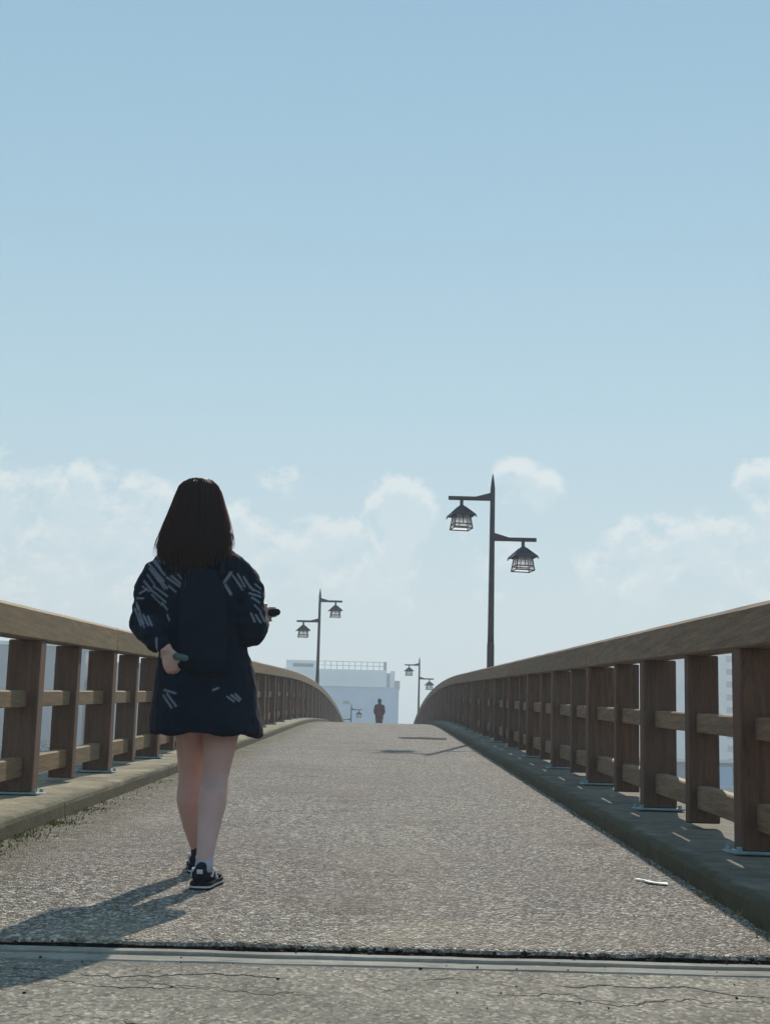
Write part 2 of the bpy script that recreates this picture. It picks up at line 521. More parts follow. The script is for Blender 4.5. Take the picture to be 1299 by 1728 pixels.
# ------------------------------------------------------------------ railings
PITCH = 2.38
def railing(s, inner, y_off, label, wood, top=1.145):
    """s=+1 on the right; every dimension is measured outward from the inner face"""
    root = empty('wooden_railing', (0, 0, 0))
    tag(root, label, 'railing', 'railings of the bridge')
    def X(d): return inner+s*d
    def prof(d0, d1, z0, z1, ch=.012):
        return [(X(d0), z0+ch*.5), (X(d0+ch*.5), z0), (X(d1-ch*.5), z0), (X(d1), z0+ch*.5), (X(d1), z1-ch), (X(d1-ch), z1), (X(d0+ch), z1), (X(d0), z1-ch)]
    y_first = 6.5+y_off-PITCH
    mains = [y_first+PITCH*k for k in range(0, 47)]
    mains = [y for y in mains if y < Y_END-.2]
    # beams of the handrail, three bays each
    ends = [mains[0]-.12]+[y for i, y in enumerate(mains) if i % 3 == 0 and i > 0]+[mains[-1]+.12]
    if ends[-1]-ends[-2] < .5: ends.pop(-2)
    for a, b in zip(ends, ends[1:]):
        bm = bmesh.new(); sweep(bm, prof(-.012, .135, top-.18, top, .018), a+.004, b-.004, .5, .0015)
        build('top_rail', bm, wood, root)
    posts_i = []
    for i, y in enumerate(mains):
        h = H(y)
        bm = bmesh.new()
        lo, hi = sorted((X(-.004), X(.19)))
        box(bm, lo, hi, y-.072, y+.072, h+.098, h+top-.181, .008)
        p = build('post', bm, M['post_wood'], root)
        bm = bmesh.new()
        lo, hi = sorted((X(-.045), X(.225)))
        box(bm, lo, hi, y-.13, y+.13, h+.089, h+.101, .003)
        for bx in (-.022, .2):
            for by in (-.1, .1):
                g = bmesh.ops.create_cone(bm, cap_ends=True, segments=6, radius1=.014, radius2=.012, depth=.02, matrix=Matrix.Translation((X(bx), y+by, h+.11)))
        build('base_plate', bm, M['zinc'], p)
        if i < len(mains)-1: posts_i.append(y+PITCH/2)
    for y in posts_i:
        h = H(y); bm = bmesh.new()
        lo, hi = sorted((X(.022), X(.178)))
        box(bm, lo, hi, y-.052, y+.052, h+.115, h+top-.181, .006)
        build('post', bm, M['post_wood'], root)
    # rails between the posts
    cuts = sorted([(y, .072) for y in mains]+[(y, .052) for y in posts_i])
    for nm, z0, z1 in (('middle_rail', top-.573, top-.475), ('bottom_rail', .19, .305)):
        for k in range(0, len(cuts)-1, 2):
            bm = bmesh.new()
            for (a, wa), (b, wb) in zip(cuts[k:k+3], cuts[k+1:k+3]):
                sweep(bm, prof(.062, .135, z0, z1, .008), a+wa-.004, b-wb+.004, .6)
            build(nm, bm, wood, root)
    return root
railing(1, 1.535, 0, 'brown wooden railing along the right edge of the bridge, its road side in shade', M['rail_wood_r'])
railing(-1, -2.03, -.06, 'brown wooden railing along the left edge of the bridge, greenish sunlit handrail', M['rail_wood'], 1.168)

# ------------------------------------------------------------------ lamps
def make_lamp():
    root = empty('street_lamp', (0, 0, 0))
    zb = 0.0
    bm = bmesh.new()
    def tube(bm, rows, seg=14, cx=0, cy=0):
        rings = [[bm.verts.new((cx+r*math.cos(6.28318*i/seg), cy+r*math.sin(6.28318*i/seg), z)) for i in range(seg)] for z, r in rows]
        for A, B in zip(rings, rings[1:]):
            for i in range(seg): bm.faces.new((A[i], A[(i+1) % seg], B[(i+1) % seg], B[i]))
        bm.faces.new(rings[0]); bm.faces.new(rings[-1])
    tube(bm, [(1.42, .052), (1.6, .050), (3.95, .038), (3.97, .034), (4.02, .03), (4.17, .008), (4.18, .002)])
    build('pole', bm, M['lamp'], root, True)
    bm = bmesh.new()
    tube(bm, [(.0, .058), (1.40, .058), (1.44, .053)])
    tube(bm, [(.0, .075), (.02, .075), (.03, .06)])
    build('pole_base', bm, M['lamp'], root)
    for s, za in ((-1, 3.77), (1, 3.115)):
        bm = bmesh.new()
        a, b = sorted((s*.025, s*.715))
        box(bm, a, b, -.028, .028, za-.03, za+.03, .006)
        # gusset above the arm
        x0, x1 = s*.03, s*.27
        w = .02
        pts = [(x0, za+.03), (x1, za+.03), (x0, za+.10)]
        f = [bm.verts.new((x, -w, z)) for x, z in pts]; g = [bm.verts.new((x, w, z)) for x, z in pts]
        bm.faces.new(f); bm.faces.new(list(reversed(g)))
        for i in range(3): bm.faces.new((f[i], g[i], g[(i+1) % 3], f[(i+1) % 3]))
        build('arm', bm, M['lamp'], root)
        # lantern
        lx = s*.50
        bm = bmesh.new()
        tube(bm, [(za-.135, .028), (za-.03, .028)], 10, lx)
        # turned a little on its stem
        lt = build('lantern', bm, M['lamp'], root)
        rot = Matrix.Translation((lx, 0, 0)) @ Matrix.Rotation(R(11), 4, 'Z')
        def ring(bm, z, r): return [bm.verts.new(rot @ Vector((sx*r, sy*r, z))) for sx, sy in ((-1, -1), (1, -1), (1, 1), (-1, 1))]
        zt = za-.115
        bm = bmesh.new()
        rr = [ring(bm, zt, .03), ring(bm, zt-.05, .062), ring(bm, zt-.165, .185), ring(bm, zt-.185, .187), ring(bm, zt-.17, .15), ring(bm, zt-.1, .06)]
        for A, B in zip(rr, rr[1:]):
            for i in range(4): bm.faces.new((A[i], A[(i+1) % 4], B[(i+1) % 4], B[i]))
        bm.faces.new(rr[0]); bm.faces.new(rr[-1])
        # hip ridges that run past the eaves and turn down
        for sx, sy in ((-1, -1), (1, -1), (1, 1), (-1, 1)):
            chain(bm, [(rot @ Vector((sx*.05, sy*.05, zt-.03)), .011), (rot @ Vector((sx*.185, sy*.185, zt-.165)), .011), (rot @ Vector((sx*.20, sy*.20, zt-.205)), .009)])
        build('lantern_roof', bm, M['lamp_roof'], lt)
        zc, zd = zt-.165, zt-.39
        def edge(z): return .115+(zc-z)/(zc-zd)*.035
        bm = bmesh.new()
        for sx, sy in ((-1, -1), (1, -1), (1, 1), (-1, 1)):
            chain(bm, [(rot @ Vector((sx*edge(zc), sy*edge(zc), zc)), .011), (rot @ Vector((sx*edge(zd), sy*edge(zd), zd)), .011)])
        for sx, sy in ((0, -1), (0, 1), (1, 0), (-1, 0)):
            chain(bm, [(rot @ Vector((sx*edge(zc), sy*edge(zc), zc)), .008), (rot @ Vector((sx*edge(zd+.07), sy*edge(zd+.07), zd+.07)), .008)])
        for z in (zd+.07, zd):
            c = [rot @ Vector((sx*edge(z), sy*edge(z), z)) for sx, sy in ((-1, -1), (1, -1), (1, 1), (-1, 1))]
            for i in range(4): chain(bm, [(c[i], .010), (c[(i+1) % 4], .010)])
        build('lantern_frame', bm, M['lamp'], lt)
        bm = bmesh.new()
        ra, rb = ring(bm, zc-.005, edge(zc)-.004), ring(bm, zd+.004, edge(zd)-.006)
        for i in range(4): bm.faces.new((ra[i], ra[(i+1) % 4], rb[(i+1) % 4], rb[i]))
        build('lantern_panes', bm, M['glass'], lt)
    return root
lamp0 = make_lamp()
LAMPS = [(1.765, 24.9, 0, 'nearest and largest street lamp, brown, rising behind the right railing'),
         (-2.23, 49.5, math.pi, 'street lamp behind the left railing, its pole crossing the pale building'),
         (1.765, 76, 0, 'small distant street lamp just left of where the right railing drops away'),
         (-2.23, 103.0, math.pi, 'farthest street lamp, only its top arm showing above the crest')]
for i, (x, y, rz, lb) in enumerate(LAMPS):
    o = lamp0 if i == 0 else copy_tree(lamp0)
    o.location = (x, y, H(y)+.089); o.rotation_euler.z = rz; o.scale = (1.055,)*3
    tag(o, lb, 'street lamp', 'street lamps along the bridge')

# ------------------------------------------------------------------ the walking woman
WX, WY = -.69, 5.85
W = empty('person', (WX, WY, H(WY)))
tag(W, 'woman seen from behind, long brown hair, navy coat with pale strokes, black sneakers', 'person')
def LP(px, py):
    """a place on the back of the figure, metres beside and above its base"""
    return ((px-333)/430-.077*(1503-py)/698, 1.569-.00233*(py-805))
RF, LF = -.225, .245             # rear (right) and front (left) ankle along the path
gz = lambda y: .0516*y

# body: one continuous surface
bm = bmesh.new()
loft(bm, [(-.01, 0, .66, .10, .09), (-.005, 0, .74, .150, .115), (-.01, .0, .82, .155, .115), (-.03, .0, .95, .125, .09), (-.045, 0, 1.08, .14, .095), (-.055, 0, 1.18, .15, .085), (-.06, .0, 1.235, .10, .06)], 32)
capsule(bm, (-.062, .0, 1.2), (-.068, .018, 1.36), .055, .052)
capsule(bm, (-.068, -.005, 1.455), (-.068, .01, 1.455), .087, .083)           # skull
capsule(bm, (-.068, .03, 1.40), (-.068, .045, 1.375), .062, .045)             # jaw
capsule(bm, (-.068, .105, 1.425), (-.068, .118, 1.405), .010, .014)           # nose
for s in (-1, 1):
    capsule(bm, (-.068+s*.083, -.005, 1.415), (-.068+s*.088, -.01, 1.44), .014, .017)     # ears
capsule(bm, (-.09, .094, 1.372), (-.046, .094, 1.372), .009, .009)            # lips
# legs
chain(bm, [((.062, .0, .74), .098), ((.060, -.01, .58), .073), ((.048, -.035, .40), .052)])
chain(bm, [((.048, -.035, .40), .052), ((.046, -.09, .30), .056), ((.044, -.14, .21), .044), ((.040, RF, .085), .030)])
capsule(bm, (.045, -.09, .32), (.043, -.12, .25), .054, .046)
chain(bm, [((-.062, .02, .74), .098), ((-.060, .065, .58), .073), ((-.062, .115, .40), .054)])
chain(bm, [((-.062, .115, .40), .054), ((-.063, .135, .30), .059), ((-.053, .18, .20), .046), ((-.036, LF, .10), .030)])
for x, y in ((.038, RF), (-.036, LF)):
    g = gz(y)
    chain(bm, [((x, y, g+.06), .030), ((x+math.copysign(.01, x), y+.10, g+.035), .028), ((x+math.copysign(.016, x), y+.16, g+.028), .024)])
# arms
SH = {-1: (-.200, .0, 1.185), 1: (.098, .0, 1.185)}
EL = {-1: (-.250, -.02, .985), 1: (.158, -.04, .975)}
WR = {-1: (-.150, -.165, .872), 1: (.163, .185, 1.03)}
for s in (-1, 1):
    chain(bm, [(SH[s], .040), (EL[s], .036), (WR[s], .025)])
# hands: a palm, four bent fingers and a thumb each
def hand(bm, wr, fwd, side, up, k_=1.0):
    wr, fwd, side, up = Vector(wr), Vector(fwd).normalized(), Vector(side).normalized(), Vector(up).normalized()
    fwd = fwd*k_; side = side*k_; up = up*k_
    for k in range(4):
        o = side*(.030-.020*k)
        capsule(bm, wr+fwd*.01+o*.6, wr+fwd*.078+o, .014*k_, .0105*k_, 10)
        L = (.036, .042, .040, .030)[k]; b = (.9, 1.0, 1.05, .95)[k]
        p = wr+fwd*.085+o
        q = p+(fwd*.8-up*.5*b)*L
        r = q+(fwd*.25-up*.95)*L*.7
        t = r+(-fwd*.35-up*.8)*L*.5
        chain(bm, [(p, .0098*k_), (q, .009*k_), (r, .0082*k_), (t, .0072*k_)])
    a = wr+fwd*.025+side*.028
    chain(bm, [(a, .0135*k_), (a+fwd*.035+side*.026, .011*k_), (a+fwd*.062+side*.022-up*.012, .0088*k_)])
hand(bm, Vector(WR[1])+Vector((.004, .01, .01)), (.16, .95, .2), (.15, -.1, 1), (-.95, .2, 0), .84)
hand(bm, WR[-1], (.30, -.10, -.92), (.86, -.3, .36), (-.25, -1, .1), .74)
body = fuse('body', bm, M['skin'], W, .0055, 4)
def flesh(c):
    v = .0012*noise.noise(c*22)
    if .2 < c.z < .56:
        lx = .046 if c.x > -.005 else -.061
        ly = -.035 if c.x > -.005 else .115
        k = math.exp(-((c.z-.405)/.022)**2)
        if c.y < ly: v -= .0055*k*math.exp(-((c.x-lx)/.022)**2)
        if c.y < ly: v += .004*math.exp(-((c.z-.315)/.05)**2)*math.exp(-((abs(c.x-lx)-.022)/.016)**2)
    return v
displace(body.data, flesh)

# coat with sleeves
bm = bmesh.new()
def row(py, l, r, ry, cy=-.005):
    (xl, z), (xr, _) = LP(l, py), LP(r, py)
    return ((xl+xr)/2, cy, z, (xr-xl)/2, ry)
rows_c = [row(1244, 250, 440, .165, -.01)]
rows_c = [(rows_c[0][0], -.01, rows_c[0][2]+.16, rows_c[0][3]*.80, .125), (rows_c[0][0], -.01, rows_c[0][2]+.012, rows_c[0][3]-.018, .148),
          row(1241, 252, 438, .165, -.01), row(1215, 251, 437, .165, -.01), row(1190, 254, 433, .160), row(1140, 261, 425, .148), row(1100, 268, 414, .137), row(1070, 268, 412, .132),
          row(1030, 262, 412, .132), row(990, 258, 415, .130), row(960, 258, 414, .120), row(945, 268, 408, .105), row(932, 285, 396, .085), row(918, 305, 375, .062)]
loft(bm, rows_c, 56, 2.3)
# sleeves are wide and gather at the wrist
for s in (-1, 1):
    sh, el, wr = Vector(SH[s]), Vector(EL[s]), Vector(WR[s])
    mid = sh.lerp(el, .5)+Vector((s*.006, -.005, 0))
    dx, dz = LP(262, 974) if s < 0 else LP(411, 974)
    top = Vector((dx, -.006, dz))
    chain(bm, [(top, .059), (top.lerp(el, .28)+Vector((s*.012, 0, 0)), .064), (mid+Vector((s*.006, 0, 0)), .069), (el+Vector((s*-.004, .005, -.005)), .070)])
    f = el.lerp(wr, .5)
    chain(bm, [(el+Vector((0, .005, -.005)), .070), (f+Vector((0, 0, -.012 if s > 0 else .0)), .064 if s > 0 else .058), (el.lerp(wr, .86 if s > 0 else .68), .044)])
    capsule(bm, el.lerp(wr, .86 if s > 0 else .62), el.lerp(wr, 1.14 if s > 0 else .93), .040, .040 if s > 0 else .031)
    cuff = el.lerp(wr, .82 if s > 0 else .55)
    capsule(bm, cuff+Vector((0, 0, -.03)), cuff+Vector((s*.0, -.02, -.03)), .035, .04)
# shoulders run up to the neck
for a, b in (((288, 947), (262, 973)), ((387, 953), (412, 973))):
    (ax, az_), (bx, bz) = LP(*a), LP(*b)
    capsule(bm, (ax, -.01, az_), (bx, -.006, bz), .052, .056)
for s in (-1, 1): capsule(bm, (-.058+s*.055, -.008, 1.262), (SH[s][0]-s*.015, -.004, 1.212), .045, .050)
# the coat's right corner hangs a little lower
(cx, cz) = LP(418, 1243)
capsule(bm, (cx, -.12, cz+.02), (cx-.03, -.09, cz+.03), .014, .02)
coat = fuse('coat', bm, M['coat'], W, .0048, 5)
def fold(c):
    v = noise.noise(Vector((c.x*9, c.y*9, c.z*5)))*.010
    lo = max(0.0, min(1.0, (.95-c.z)/.35))
    a = math.atan2(c.y+.01, c.x)
    v += lo*.006*math.sin(a*5+2*noise.noise(Vector((c.x*4, c.y*4, c.z*2))))
    if abs(c.x+.05) > .16 and c.z > .85:
        v += .006*noise.noise(Vector((c.x*14, c.y*14, c.z*34)))
    return v+.003*noise.noise(Vector((c.x*38, c.y*38, c.z*30)))
displace(coat.data, fold)
# pale printed strokes
strokes = []
def S(pts, sc, ox, oy, w=.0023):
    for a, b, c, d in pts:
        strokes.append((*LP(a/sc+ox, b/sc+oy), *LP(c/sc+ox, d/sc+oy), w))
S([(268,690,300,752),(232,722,330,838),(216,764,345,905),(238,810,372,958),(365,876,468,948),(402,868,482,934),(448,855,512,912),(240,960,362,1060),(262,936,372,1015),
   (160,992,216,962),(140,1026,190,1030),(330,1060,372,1112),(372,1150,388,1190),(122,1100,182,1232),(160,1140,204,1222),(190,1150,244,1232),(226,1160,272,1236),(135,1060,150,1110),
   (845,850,900,925),(878,835,928,925),(918,850,972,935),(962,972,1040,992),(980,1003,1032,1034),(1008,1130,1040,1182),(1040,1110,1066,1170),(975,1120,1000,1180),
   (628,850,648,868),(640,880,660,850),(300,800,350,860),(190,900,260,980)], 4.32, 200, 780)
S([(300,700,348,775),(222,800,300,905),(282,872,350,962),(250,1000,330,1078),(180,940,235,978),(150,1080,170,1140),(382,940,440,988),(262,735,318,812),(212,850,268,925),
   (930,880,990,950),(985,940,1035,962),(1000,1060,1040,1100),(870,890,912,950),(175,1185,215,1250),(1000,900,1038,930)], 4.32, 200, 780, .0018)
S([(785,905,832,830),(795,925,830,985)], 4.32, 200, 780, .0035)
S([(310,1330,318,1450)], 4.32, 200, 780, .003)
S([(312,384,372,462),(338,374,402,452),(318,350,398,372),(722,384,762,412),(745,372,792,408),(632,345,664,332),(770,365,800,395)], 3.84, 200, 1080)
co = verts_np(coat.data)
acc = np.zeros(len(co), np.float32)
for x0, z0, x1, z1, w in strokes:
    dx, dz = x1-x0, z1-z0; L2 = dx*dx+dz*dz
    t = np.clip(((co[:, 0]-x0)*dx+(co[:, 2]-z0)*dz)/L2, 0, 1)
    d = np.hypot(co[:, 0]-x0-t*dx, co[:, 2]-z0-t*dz)
    acc = np.maximum(acc, np.clip(1.35-d/w*.6, 0, 1))
at = coat.data.attributes.new('stripe', 'FLOAT', 'POINT'); at.data.foreach_set('value', acc)

# hair: dark mass with strands over it
def env(z):
    tab = [(1.572, .012), (1.560, .045), (1.535, .072), (1.487, .088), (1.417, .108), (1.348, .127), (1.30, .141), (1.26, .143), (1.15, .13)]
    for (za, ra), (zb, rb) in zip(tab, tab[1:]):
        if z >= zb: return ra+(rb-ra)*(za-z)/(za-zb)
    return tab[-1][1]
bm = bmesh.new()
rowsh = []
for z in (1.24, 1.26, 1.30, 1.35, 1.40, 1.45, 1.49, 1.525, 1.548, 1.560):
    r = env(z)*.86
    low = max(0, min(1, (1.40-z)/.12))
    ry = min(r, .1)*(1-low)+.058*low
    cy = -.022*(1-low)-.085*low
    rowsh.append((-.070, cy, z, r*(.9 if z < 1.24 else 1), ry))
loft(bm, rowsh, 40)
hm = fuse('hair', bm, M['hairmass'], W, .006, 3)
displace(hm.data, lambda c: .0035*math.sin(math.atan2(c.y, c.x+.07)*38+4*noise.noise(c*9))*(1 if c.z < 1.5 else .4))
bm = bmesh.new()
def strand(pts, r):
    rings = []
    for i, p in enumerate(pts):
        q = r*(1-.75*(i/(len(pts)-1))**3)
        d = (pts[min(i+1, len(pts)-1)]-pts[max(i-1, 0)]).normalized()
        a = d.orthogonal().normalized(); b = d.cross(a)
        rings.append([bm.verts.new(p+a*q*math.cos(k*2.0944)+b*q*math.sin(k*2.0944)) for k in range(3)])
    for A, B in zip(rings, rings[1:]):
        for k in range(3): bm.faces.new((A[k], A[(k+1) % 3], B[(k+1) % 3], B[k]))
for n in range(2600):
    ph = random.uniform(R(-205), R(25)) if random.random() < .9 else random.choice((R(random.uniform(25, 50)), R(random.uniform(130, 155))))
    c, s = math.cos(ph), math.sin(ph)
    zend = 1.205+random.gauss(0, .03)+(.085*abs(c)**1.5 if c > 0 else .07*abs(c)**1.5)
    k = random.uniform(.86, 1.03) if random.random() < .94 else random.uniform(1.03, 1.13)
    wav = random.uniform(0, 6.28); am = random.uniform(.001, .006)
    pts = []
    z = random.uniform(1.50, 1.563)
    m = 13
    for i in range(m+1):
        zz = z+(zend-z)*i/m
        r = env(zz)*k
        low = max(0, min(1, (1.40-zz)/.12))
        ry = min(r, .103*k)*(1-low)+.064*k*low
        cy = -.022*(1-low)-.085*low
        wv = am*math.sin(wav+zz*22)*(i/m)
        pts.append(Vector((-.070+c*r+wv, cy+s*ry+wv*.6, zz)))
    strand(pts, random.uniform(.0011, .0019))
build('hair_strands', bm, M['hair'], hm, True)

# socks and sneakers
def shoe(x, y, sock, lab, yaw):
    g = gz(y)
    sp = .0516
    bm = bmesh.new()
    T = Matrix.Translation((x, y, g)) @ Matrix.Rotation(yaw, 4, 'Z') @ Matrix.Rotation(math.atan(sp), 4, 'X')
    # upper: rows from heel to toe (y, half width, height)
    rows_ = [(-.062, .018, .045, .078), (-.055, .031, .02, .092), (-.03, .036, .018, .098), (.0, .037, .018, .098), (.03, .038, .018, .090), (.07, .041, .018, .072), (.11, .045, .018, .058), (.14, .044, .018, .050), (.165, .034, .018, .042), (.178, .016, .02, .034)]
    rings = []
    for yy, w, z0, z1 in rows_:
        ring = []
        for i in range(16):
            t = 2*math.pi*i/16
            cx, cz = math.cos(t), math.sin(t)
            top = w*(.72 if cz > .2 else 1)
            ring.append(bm.verts.new(T @ Vector((cx*top*(abs(cx)**-.25 if abs(cx) > .05 else 1), yy, (z0+z1)/2+cz*(z1-z0)/2))))
        rings.append(ring)
    for A, B in zip(rings, rings[1:]):
        for i in range(16): bm.faces.new((A[i], A[(i+1) % 16], B[(i+1) % 16], B[i]))
    bm.faces.new(rings[0]); bm.faces.new(rings[-1])
    o = build('shoe', bm, M['shoe'], W, True)
    out = [(-.069, .014), (-.066, .026), (-.055, .036), (-.02, .040), (.03, .041), (.08, .045), (.12, .0495), (.15, .047), (.175, .034), (.188, .014)]
    bm = bmesh.new()
    loop = [(w, yy) for yy, w in out]+[(-w, yy) for yy, w in reversed(out)]
    def slab(z0, z1, gr):
        a = [bm.verts.new(T @ Vector((px+math.copysign(gr, px), py, z0))) for px, py in loop]
        b = [bm.verts.new(T @ Vector((px+math.copysign(gr, px), py, z1))) for px, py in loop]
        bm.faces.new(a); bm.faces.new(list(reversed(b)))
        for i in range(len(loop)): bm.faces.new((a[i], a[(i+1) % len(loop)], b[(i+1) % len(loop)], b[i]))
    slab(.0005, .008, -.002); mat2 = len(bm.faces)
    slab(.0085, .0145, 0); mat3 = len(bm.faces)
    slab(.015, .021, -.001); n4 = len(bm.faces)
    slab(.0215, .027, .0005)
    for i, f in enumerate(bm.faces): f.material_index = 0 if mat2 <= i < mat3 else 1
    build('sole', bm, [M['sole'], M['shoe']], o)
    # heel tab, side stripe
    bm = bmesh.new()
    box(bm, -.011, .011, -.066, -.055, .058, .074, .002)
    for sd in (-1, 1):
        for q in range(9):
            ya = -.03+q*.011; zz = .045+.018*math.sin(q*.55)
            box(bm, sd*.038-.004, sd*.038+.004, ya, ya+.0115, zz, zz+.010)
    bm.transform(T)
    build('stripe', bm, M['sole'], o)
    bm = bmesh.new()
    top = .155 if x > 0 else .15
    rr = [(.06, .035, .047), (.09, .034, .042), (.115, .0325, .036), (top-.012, .034, .036), (top, .0345, .0365), (top, .029, .031), (top-.03, .028, .03)]
    rings = []
    for z, rx, ry in rr:
        lean = -.03*(0 if x > 0 else 1)*(z-.06)*8+(.55*(z-.085) if x > 0 else 0)
        yy = (y+.0+(z-.085)*(.68 if x > 0 else -.65))
        rings.append([bm.verts.new((x+.002+rx*math.cos(6.28318*i/20), yy+ry*math.sin(6.28318*i/20), g+z)) for i in range(20)])
    for A, B in zip(rings, rings[1:]):
        for i in range(20): bm.faces.new((A[i], A[(i+1) % 20], B[(i+1) % 20], B[i]))
    bm.faces.new(rings[0])
    so = build('sock', bm, sock, W, True)
    so['label'] = lab
shoe(.040, RF, M['sock'], 'pale ankle sock on the rear foot', R(-5))
shoe(-.036, LF, M['sock_d'], 'dark ankle sock on the front foot', R(6))

# soft dark bag on her back
(bx0, bz0), (bx1, bz1) = LP(345, 966), LP(348, 1146)
BG = empty('backpack', (WX, WY, H(WY)))
tag(BG, 'soft dark navy bag hanging flat on the back of the walking woman', 'bag')
bm = bmesh.new()
rows_b = []
for t, w_, d_ in ((0, .05, .012), (.03, .068, .026), (.10, .082, .034), (.3, .090, .040), (.6, .095, .044), (.85, .094, .042), (.95, .084, .034), (1, .055, .016)):
    rows_b.append((bx0+(bx1-bx0)*t, -.118-.022*t, bz0+(bz1-bz0)*t, w_, d_))
loft(bm, rows_b[::-1], 40, 2.3)
bag = fuse('pouch_body', bm, M['bag'], BG, .006, 5)
displace(bag.data, lambda c: .006*noise.noise(Vector((c.x*11, c.y*6, c.z*8)))+.002*noise.noise(Vector((c.x*34, c.y*20, c.z*20))))
for sd, px in ((-1, 312), (1, 379)):
    bm = bmesh.new(); (sx, sz) = LP(px, 975); (ux, uz) = LP(px+(6 if sd < 0 else -4), 934)
    chain(bm, [((sx*.9, -.13, sz-.02), .010), ((sx, -.135, sz), .011), ((ux, -.085, uz+.012), .011), ((ux, -.03, uz+.035), .011)])
    build('strap', bm, M['bag'], BG, True)

# what she holds
hx, hz = LP(455, 1031)
bm = bmesh.new()
capsule(bm, (-.012, 0, 0), (.010, .004, .003), .016, .0145, 16, ((0, 1, 0), .6))
HP = build('phone', bm, M['shoe'], None, True)
HP.location = (WX+hx-.002, WY+.245, H(WY)+hz+.020)
tag(HP, "small black item held in the walking woman's right hand", 'phone')
cx, cz = LP(314, 1119)
bm = bmesh.new()
capsule(bm, (-.018, 0, .003), (.018, 0, -.003), .0135, .0125, 16, ((0, 1, 0), .7))
K = build('pouch', bm, M['leaf_green'], None, True)
K.location = (WX+cx, WY-.198, H(WY)+cz)
tag(K, "small green item held in the walking woman's left hand at her hip", 'pouch')

# ------------------------------------------------------------------ the walker beyond the crest
P = empty('person', (-.185, 64, H(64)), 0); P.scale = (.82, .9, .9)
tag(P, 'distant person in dull red top walking beyond the crest of the bridge', 'person')
bm = bmesh.new()
loft(bm, [(0, 0, .72, .13, .1), (0, 0, .85, .17, .12), (0, 0, 1.0, .15, .11), (0, 0, 1.2, .19, .12), (0, 0, 1.33, .19, .1), (0, 0, 1.4, .1, .07)], 24)
capsule(bm, (0, 0, 1.36), (0, .01, 1.48), .055, .05); capsule(bm, (0, 0, 1.56), (0, .015, 1.545), .098, .09)
capsule(bm, (0, .08, 1.51), (0, .10, 1.50), .014, .016)
for s in (-1, 1):
    chain(bm, [((s*.085, 0, .78), .095), ((s*.09, s*.08, .46), .06), ((s*.09, s*.1-.03, .09), .04)])
    chain(bm, [((s*.09, s*.1-.04, .05), .04), ((s*.1, s*.1+.13, .035), .033)])
    chain(bm, [((s*.19, 0, 1.31), .055), ((s*.24, -.04, 1.06), .045), ((s*.21, .12, .93), .033)])
    for k in range(4): chain(bm, [((s*(.21-.012*k+.018), .13, .93-.004*k), .012), ((s*(.205-.012*k+.018), .19, .905), .010), ((s*(.20-.012*k+.018), .20, .87), .009)])
    chain(bm, [((s*.19, .14, .94), .012), ((s*.17, .18, .94), .010)])
fuse('body', bm, M['skin'], P, .009, 3)
bm = bmesh.new()
loft(bm, [(0, 0, .70, .215, .15), (0, 0, .85, .21, .15), (0, 0, 1.02, .19, .14), (0, 0, 1.2, .215, .145), (0, 0, 1.34, .21, .12), (0, 0, 1.42, .11, .085)], 24)
for s in (-1, 1): chain(bm, [((s*.19, 0, 1.31), .075), ((s*.245, -.04, 1.06), .068), ((s*.215, .10, .95), .05)])
fuse('jacket', bm, M['red'], P, .011, 4)
bm = bmesh.new()
for s in (-1, 1): chain(bm, [((s*.085, 0, .74), .115), ((s*.09, s*.08, .46), .08), ((s*.09, s*.1-.03, .14), .062)])
fuse('trousers', bm, M['navy'], P, .011, 3)
bm = bmesh.new()
capsule(bm, (0, -.03, 1.575), (0, -.03, 1.50), .108, .095)
fuse('hair', bm, M['hairmass'], P, .011, 2)

# ------------------------------------------------------------------ scraps on the road
bm = bmesh.new()
def scrap(bm, pts):
    f = [bm.verts.new((x, y, H(y)+.006+random.uniform(0, .006))) for x, y in pts]
    g = [bm.verts.new((v.co.x, v.co.y, v.co.z-.003)) for v in f]
    bm.faces.new(f); bm.faces.new(list(reversed(g)))
    for i in range(len(f)): bm.faces.new((f[i], g[i], g[(i+1) % len(f)], f[(i+1) % len(f)]))
scrap(bm, [(1.035, 6.20), (1.055, 6.21), (1.075, 6.08), (1.145, 6.04), (1.15, 6.09), (1.09, 6.12)])
tag(build('litter', bm, M['paper']), 'small white scrap lying on the road near the right kerb', 'litter')

# ------------------------------------------------------------------ town beyond
def mat_wall(name, c, rough=.85): return plain(name, c, rough, .08, .35)
M['b_blue'] = mat_wall('bluegrey_render', (.44, .58, .75)); M['b_pale'] = mat_wall('pale_panels', (.9, .97, .97))
M['b_white'] = mat_wall('white_render', (.66, .66, .64)); M['b_grey'] = mat_wall('grey_render', (.36, .36, .37)); M['b_mauve'] = mat_wall('mauve_grey_render', (.40, .36, .40))
M['pane'] = plain('dark_panes', (.05, .07, .09), .15, .2, .5)
M['rail_metal'] = plain('pale_metal', (.5, .52, .53), .5, .1)
M['roof_sheet'] = plain('white_roof_sheet', (.75, .75, .73), .6, .06, .5)

def windows(root, rects, y, wall_name='window'):
    for x0, x1, z0, z1 in rects:
        bm = bmesh.new()
        t = .07
        box(bm, x0, x1, y-.10, y-.003, z0-.02, z0+t); box(bm, x0, x1, y-.10, y-.003, z1-t, z1)
        box(bm, x0, x0+t, y-.10, y-.003, z0+t+.002, z1-t-.002); box(bm, x1-t, x1, y-.10, y-.003, z0+t+.002, z1-t-.002)
        f = build('window', bm, M['rail_metal'], root)
        bm = bmesh.new(); box(bm, x0+t+.002, x1-t-.002, y-.05, y-.004, z0+t+.002, z1-t-.002)
        build('pane', bm, M['pane'], f)

